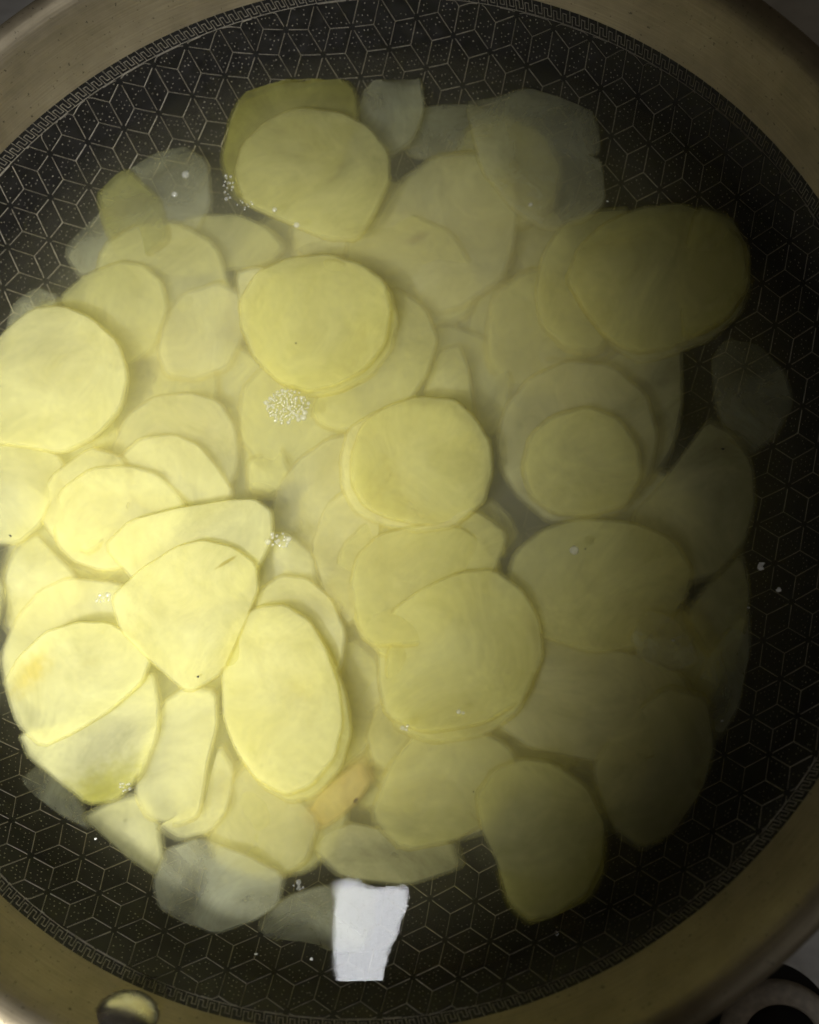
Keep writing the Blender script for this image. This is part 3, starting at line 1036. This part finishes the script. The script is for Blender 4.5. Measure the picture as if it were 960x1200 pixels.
    ([(668, 342), (684, 300), (714, 270), (756, 250), (806, 247), (850, 264), (880, 296), (886, 332), (872, 368), (832, 402), (786, 420), (750, 427), (716, 410), (692, 380)],
     5.2, 'p', (0, 0.02), 'potato slice stuck beneath the large tan jutting one'),
    ([(282, 655), (300, 625), (340, 620), (372, 650), (378, 700), (345, 730), (300, 720), (280, 690)],
     8.0, 'b', (0, 0), 'pale potato slice filling the nook above the curled yellow slice'),
    # slices going on past the picture's left edge
    ([(-150, 560), (-120, 500), (-60, 480), (-20, 520), (-20, 590), (-60, 640), (-120, 630)], 7, 'b', (0, 0), None),
    ([(-130, 700), (-90, 640), (-30, 640), (5, 680), (0, 740), (-50, 780), (-110, 760)], 6, 'b', (0, 0), None),
    ([(-110, 460), (-80, 400), (-20, 390), (10, 430), (-10, 490), (-70, 510)], 8, 'b', (0, 0), None),
]
LEFT = 'bright potato slice at the edge of the pile beyond the whitish oval'
for i, (poly, dep, mt, tl, lab) in enumerate(SL):
    potato_slice(poly, dep, SM[mt], lab or LEFT, None if lab else 'slices at the bright edge of the pile', tilt=tl, seed=i,
                 wave=0.0008 if dep < 4 else 0.0013)

# golden scrap of peel
potato_slice([(352, 958), (372, 926), (405, 900), (428, 884), (441, 912), (425, 937), (400, 960), (375, 976)], 10, SM['nick'],
             'golden brown scrap of potato peel with a dark nick', tilt=(0.05, 0.1), seed=91, name='peel_scrap')

# deeper slices under the ones above
GAPS = [(612, 585), (600, 560), (625, 610), (822, 450), (815, 475), (560, 1030), (545, 1050), (240, 195), (245, 225), (475, 190), (815, 690), (470, 195)]
made = 0
tries = 0
spots = []
while made < 84 and tries < 9000:
    tries += 1
    u, v = rnd.uniform(-110, 890), rnd.uniform(80, 1060)
    a, b = rnd.uniform(72, 96), rnd.uniform(66, 92)
    ro = rnd.random() * pi
    nn = rnd.choice((9, 10, 11, 12))
    poly = []
    for k in range(nn):
        t = 2 * pi * (k + rnd.uniform(-.2, .2)) / nn
        x, y = a * cos(t), b * sin(t)
        poly.append((u + x * cos(ro) - y * sin(ro), v + x * sin(ro) + y * cos(ro)))
    if not all(inside(p[0], p[1], HULL) for p in poly):
        continue
    if any(inside(g[0], g[1], poly) for g in GAPS):
        continue
    near = sum(1 for s_ in spots if hypot(s_[0] - u, s_[1] - v) < 70)
    if near > 5:
        continue
    dep = 10.5 + near * 2.8 + rnd.uniform(0, 2.5)
    got = potato_slice(poly, dep, SM[rnd.choice('yypb')], 'yellow potato slice sunk deep in the cloudy water under the others',
                 'sunken slices under the pile', tilt=(rnd.uniform(-.04, .04), rnd.uniform(-.04, .04)), seed=100 + made, wave=0.0008, loose=True)
    if got:
        spots.append((u, v))
        made += 1

# ------------------------------------------------------------------ bubbles, flecks


def sphere(c, r, V, F, nu=10, nv=7, zs=1.0):
    n0 = len(V)
    for i in range(nv + 1):
        ph = pi * i / nv
        for k in range(nu):
            a = 2 * pi * k / nu
            V.append((c[0] + r * sin(ph) * cos(a), c[1] + r * sin(ph) * sin(a), c[2] + zs * r * cos(ph)))
    for i in range(nv):
        for k in range(nu):
            a, b = n0 + i * nu + k, n0 + i * nu + (k + 1) % nu
            F.append((a, a + nu, b + nu, b))


def foam(u, v, ru, rv_, nb, r0, r1, label):
    c = pix(u, v, WZ)
    V, F, done = [], [], []
    for _ in range(nb * 12):
        if len(done) >= nb:
            break
        a, q_ = rnd.random() * 2 * pi, sqrt(rnd.random())
        uu, vv = u + ru * q_ * cos(a), v + rv_ * q_ * sin(a)
        p = pix(uu, vv, WZ)
        r = r0 + (r1 - r0) * rnd.random() ** 2.2
        if any((p - d).length < (r + e) * 0.85 for d, e in done):
            continue
        done.append((p, r))
        sphere((p.x - c.x, p.y - c.y, r * 0.25), r, V, F, zs=0.85)
    o = mesh_obj('foam_patch', V, F, M_BUBBLE, loc=c)
    tag(o, label, 'foam')


foam(337, 477, 26, 20, 110, 0.0003, 0.0010, 'oval patch of tiny foam bubbles below the bold ten-sided slice')
foam(326, 633, 13, 11, 16, 0.0004, 0.0010, 'small cluster of shiny bubbles on the pale greyish slice')
foam(120, 701, 9, 7, 9, 0.0003, 0.0009, 'few shiny bubbles on the broad bright slice')
foam(268, 220, 6, 16, 16, 0.0003, 0.0008, 'dotted row of dark bubbles along the round slice edge')
foam(285, 240, 14, 6, 9, 0.0003, 0.0006, 'scatter of pinhead bubbles beside the dotted dark row')
foam(148, 922, 8, 6, 9, 0.0003, 0.0009, 'tiny bubbles in the nook below the green-rimmed slice')
foam(350, 1038, 8, 5, 6, 0.0003, 0.0009, 'tiny bubbles over the faint dark glassy slice')
foam(800, 755, 18, 9, 9, 0.0002, 0.0005, 'pin-prick bubbles on the small glassy slice at the surface')
foam(540, 835, 4, 3, 4, 0.0005, 0.0011, 'glinting bubble pair on the big smooth slice')
foam(476, 853, 4, 3, 3, 0.0005, 0.0010, 'glinting bubble speck by the soft yellow slice')
BL = [(218, 205, 1.3, 'ring bubble on the dark glassy slice, larger of two'), (205, 228, 1.0, 'ring bubble on the dark glassy slice, smaller of two'),
      (348, 264, 1.0, 'ring bubble at the lower edge of the round slice with dark bubbles'),
      (673, 645, 1.3, 'ring bubble on the wide olive slice'), (322, 246, 0.8, 'tiny ring bubble inside the round slice edge'),
      (622, 240, 0.7, 'tiny bubble glinting on the notched grey slice')]
for (u, v, r, lab) in BL:
    V, F = [], []
    sphere((0, 0, r * 0.0002), r * 0.001, V, F, 18, 12, 0.8)
    tag(mesh_obj('bubble', V, F, M_BUBBLE, loc=pix(u, v, WZ)), lab, 'bubble')


def fleck(u, v, size, label, group=None, mat=M_STARCH, name='starch_fleck', cat='fleck'):
    c = pix(u, v, WZ + 0.0002)
    nn = 7
    V = [(0, 0, 0.0002)]
    for k in range(nn):
        a = 2 * pi * k / nn
        r = size * rnd.uniform(0.25, 1.1)
        V.append((r * cos(a), r * sin(a) * 0.8, rnd.uniform(-.0001, .0001)))
    V.append((0, 0, -0.0003))
    F = [(0, 1 + k, 1 + (k + 1) % nn) for k in range(nn)] + [(nn + 1, 1 + (k + 1) % nn, 1 + k) for k in range(nn)]
    tag(mesh_obj(name, V, F, mat, loc=c, smooth=False), label, cat, group)


fleck(892, 664, 0.0016, 'white starch fleck floating on dark water, larger of two')
fleck(913, 690, 0.0013, 'white starch fleck floating on dark water, smaller of two')
for (u, v) in [(60, 1045), (112, 983), (98, 1066), (170, 1109), (20, 1030), (300, 1118), (365, 1124), (442, 1160), (480, 1156), (492, 1154), (712, 236), (878, 712), (846, 845)]:
    fleck(u, v, 0.0005, 'pinhead white starch fleck over the black honeycomb', 'pinhead starch flecks')

for (u, v, r, lab) in [(232, 793, 0.0006, 'tiny dark speck floating on the broad bright slice with a slit'),
                       (347, 402, 0.0004, 'tiny dark speck in the middle of the bold ten-sided slice'),
                       (545, 478, 0.0004, 'tiny dark speck at the top of the thick round slice'),
                       (686, 643, 0.0004, 'tiny dark speck beside the ring bubble on the wide olive slice'),
                       (848, 526, 0.0005, 'tiny dark speck by the lone glassy slice'),
                       (555, 928, 0.0004, 'tiny dark speck on the edge of the soft yellow slice'),
                       (12, 628, 0.0006, 'dark speck on the whitish streaky slice')]:
    fleck(u, v, r, lab, None, M_RECESS, 'dark_speck', 'speck')

# ------------------------------------------------------------------ lamp over the hob and the phone that takes the picture
lamp = empty('hood_lamp', ((LAMP_X0 + LAMP_X1) / 2, (LAMP_Y0 + LAMP_Y1) / 2, LAMP_Z))
tag(lamp, 'rectangular white lamp panel mirrored on the water', 'lamp')
hx, hy = (LAMP_X1 - LAMP_X0) / 2, (LAMP_Y1 - LAMP_Y0) / 2
mesh_obj('diffuser', [(-hx, -hy, 0), (hx, -hy, 0), (hx, hy, 0), (-hx, hy, 0)], [(3, 2, 1, 0)], M_LAMP, lamp, smooth=False)
e = 0.012
V = []
for (zz, k) in ((-0.004, 0.0), (-0.004, e), (0.02, e)):
    V += [(-hx - k, -hy - k, zz), (hx + k, -hy - k, zz), (hx + k, hy + k, zz), (-hx - k, hy + k, zz)]
F = []
for a in (0, 4):
    for k in range(4):
        F.append((a + k, a + (k + 1) % 4, a + 4 + (k + 1) % 4, a + 4 + k))
F.append((8, 9, 10, 11))
mesh_obj('housing', V, F, M_HOUSING, lamp, smooth=False)

sp = empty('added_spotlight', SPOT_LOC)  # second light added to brighten the pile, set where the water won't mirror it
tag(sp, 'added unseen spotlight brightening one side of the pile', 'lamp')
qd = (SPOT_AIM - SPOT_LOC).to_track_quat('-Z', 'Y')
sp.rotation_mode = 'QUATERNION'
sp.rotation_quaternion = qd
ld = bpy.data.lights.new('added_spot', 'SPOT')
ld.energy = SPOT_W
ld.color = (1.0, 0.99, 0.93)
ld.spot_size = radians(SPOT_SIZE)
ld.spot_blend = 1.0
ld.shadow_soft_size = 0.03
lo = bpy.data.objects.new('added_spot', ld)
C.objects.link(lo)
lo.parent = sp
V, F = lathe([(0.045, -0.005), (0.047, -0.006), (0.046, 0.05), (0.03, 0.07), (0.0005, 0.072)], 40)
mesh_obj('housing', V, F, M_HOUSING, sp)

ph = empty('smartphone', CAM)
ph.rotation_euler = (RX, RY, 0)
tag(ph, 'black smartphone held above the wok, dark shape cutting into the lamp reflection', 'phone')
# flat rounded slab; the lens sits near one corner
outl = [(0.014, 0.016), (-0.056, 0.016), (-0.056, -0.130), (0.014, -0.130)]
TW = Matrix.Rotation(radians(-11), 2)
P = chaikin(chaikin([TW @ Vector(p) for p in outl], 1, 0.10), 2, 0.25)
m_ = len(P)
V = [(p.x, p.y, 0.004) for p in P] + [(p.x, p.y, 0.012) for p in P]
F = [tuple(range(m_))[::-1], tuple(range(m_, 2 * m_))] + [(k, (k + 1) % m_, m_ + (k + 1) % m_, m_ + k) for k in range(m_)]
body = mesh_obj('body', V, F, M_PHONE, ph, smooth=False)
V, F = lathe([(0.0065, 0.0041), (0.0068, 0.0030), (0.0060, 0.0028), (0.0055, 0.0041)], 32)
mesh_obj('lens_ring', V, F, M_RIVET, ph)

# the hand that holds it, palm under the back of the phone, fingers round its long edge
hand = empty('person', CAM)
hand.rotation_euler = (RX, RY, 0)
tag(hand, 'hand and dark sleeved forearm, bulked out to shade the pile, holding the smartphone', 'person')
J, E_, R_ = [], [], []


def joint(p, r, prev=None):
    J.append(p)
    R_.append(r)
    if prev is not None:
        E_.append((prev, len(J) - 1))
    return len(J) - 1


pal = joint((-0.030, -0.140, -0.014), 0.022)
wri = joint((-0.020, -0.190, -0.016), 0.030, pal)
fo1 = joint((-0.028, -0.260, -0.012), 0.036, wri)
fo2 = joint((-0.038, -0.420, 0.0), 0.045, fo1)
for (y0, x1, r) in ((-0.116, -0.0725, 0.0145), (-0.127, -0.0770, 0.0145), (-0.138, -0.0785, 0.0145), (-0.149, -0.0770, 0.0145)):
    k0 = joint((-0.044, y0 - 0.004, -0.009), r + 0.003, pal)
    k1 = joint((x1 + 0.012, y0, -0.006), r, k0)
    k2 = joint((x1, y0 + 0.002, 0.006), r * 0.95, k1)
    k3 = joint((x1 + 0.012, y0 + 0.004, 0.018), r * 0.85, k2)
t0 = joint((0.004, -0.140, -0.006), 0.013, pal)
t1 = joint((0.016, -0.118, 0.004), 0.011, t0)
t2 = joint((0.006, -0.098, 0.020), 0.009, t1)
M_SKIN = principled('skin', (0.50, 0.31, 0.22), rough=0.55, nscale=120, namp=0.1)
M_SLEEVE = principled('dark_sleeve', (0.03, 0.03, 0.035), rough=0.9, nscale=200, namp=0.3)
me = bpy.data.meshes.new('hand')
me.from_pydata(J, E_, [])
me.materials.append(M_SKIN)
ho = bpy.data.objects.new('hand', me)
C.objects.link(ho)
ho.parent = hand
sk = ho.modifiers.new('skin', 'SKIN')
for i_, r in enumerate(R_):
    me.skin_vertices[0].data[i_].radius = (r, r)
me.skin_vertices[0].data[pal].use_root = True
sb = ho.modifiers.new('sub', 'SUBSURF')
sb.levels = sb.render_levels = 2
V, F = [], []  # unseen forearm made wider than life to shade the lower right
pts = [(-0.044, -0.168, -0.020, 0.052), (-0.056, -0.195, -0.020, 0.070), (-0.062, -0.250, -0.016, 0.086), (-0.062, -0.345, -0.010, 0.094), (-0.062, -0.470, -0.004, 0.100)]
for (x, y, z, r) in pts:
    for k in range(20):
        a = 2 * pi * k / 20
        rr = r * (1 + 0.05 * sin(3 * a + x * 90))
        V.append((x + rr * cos(a), y, z + 0.7 * rr * sin(a)))
for a in range(len(pts) - 1):
    for k in range(20):
        F.append((a * 20 + k, a * 20 + (k + 1) % 20, a * 20 + 20 + (k + 1) % 20, a * 20 + 20 + k))
mesh_obj('shade_sleeve', V, F, M_SLEEVE, hand)
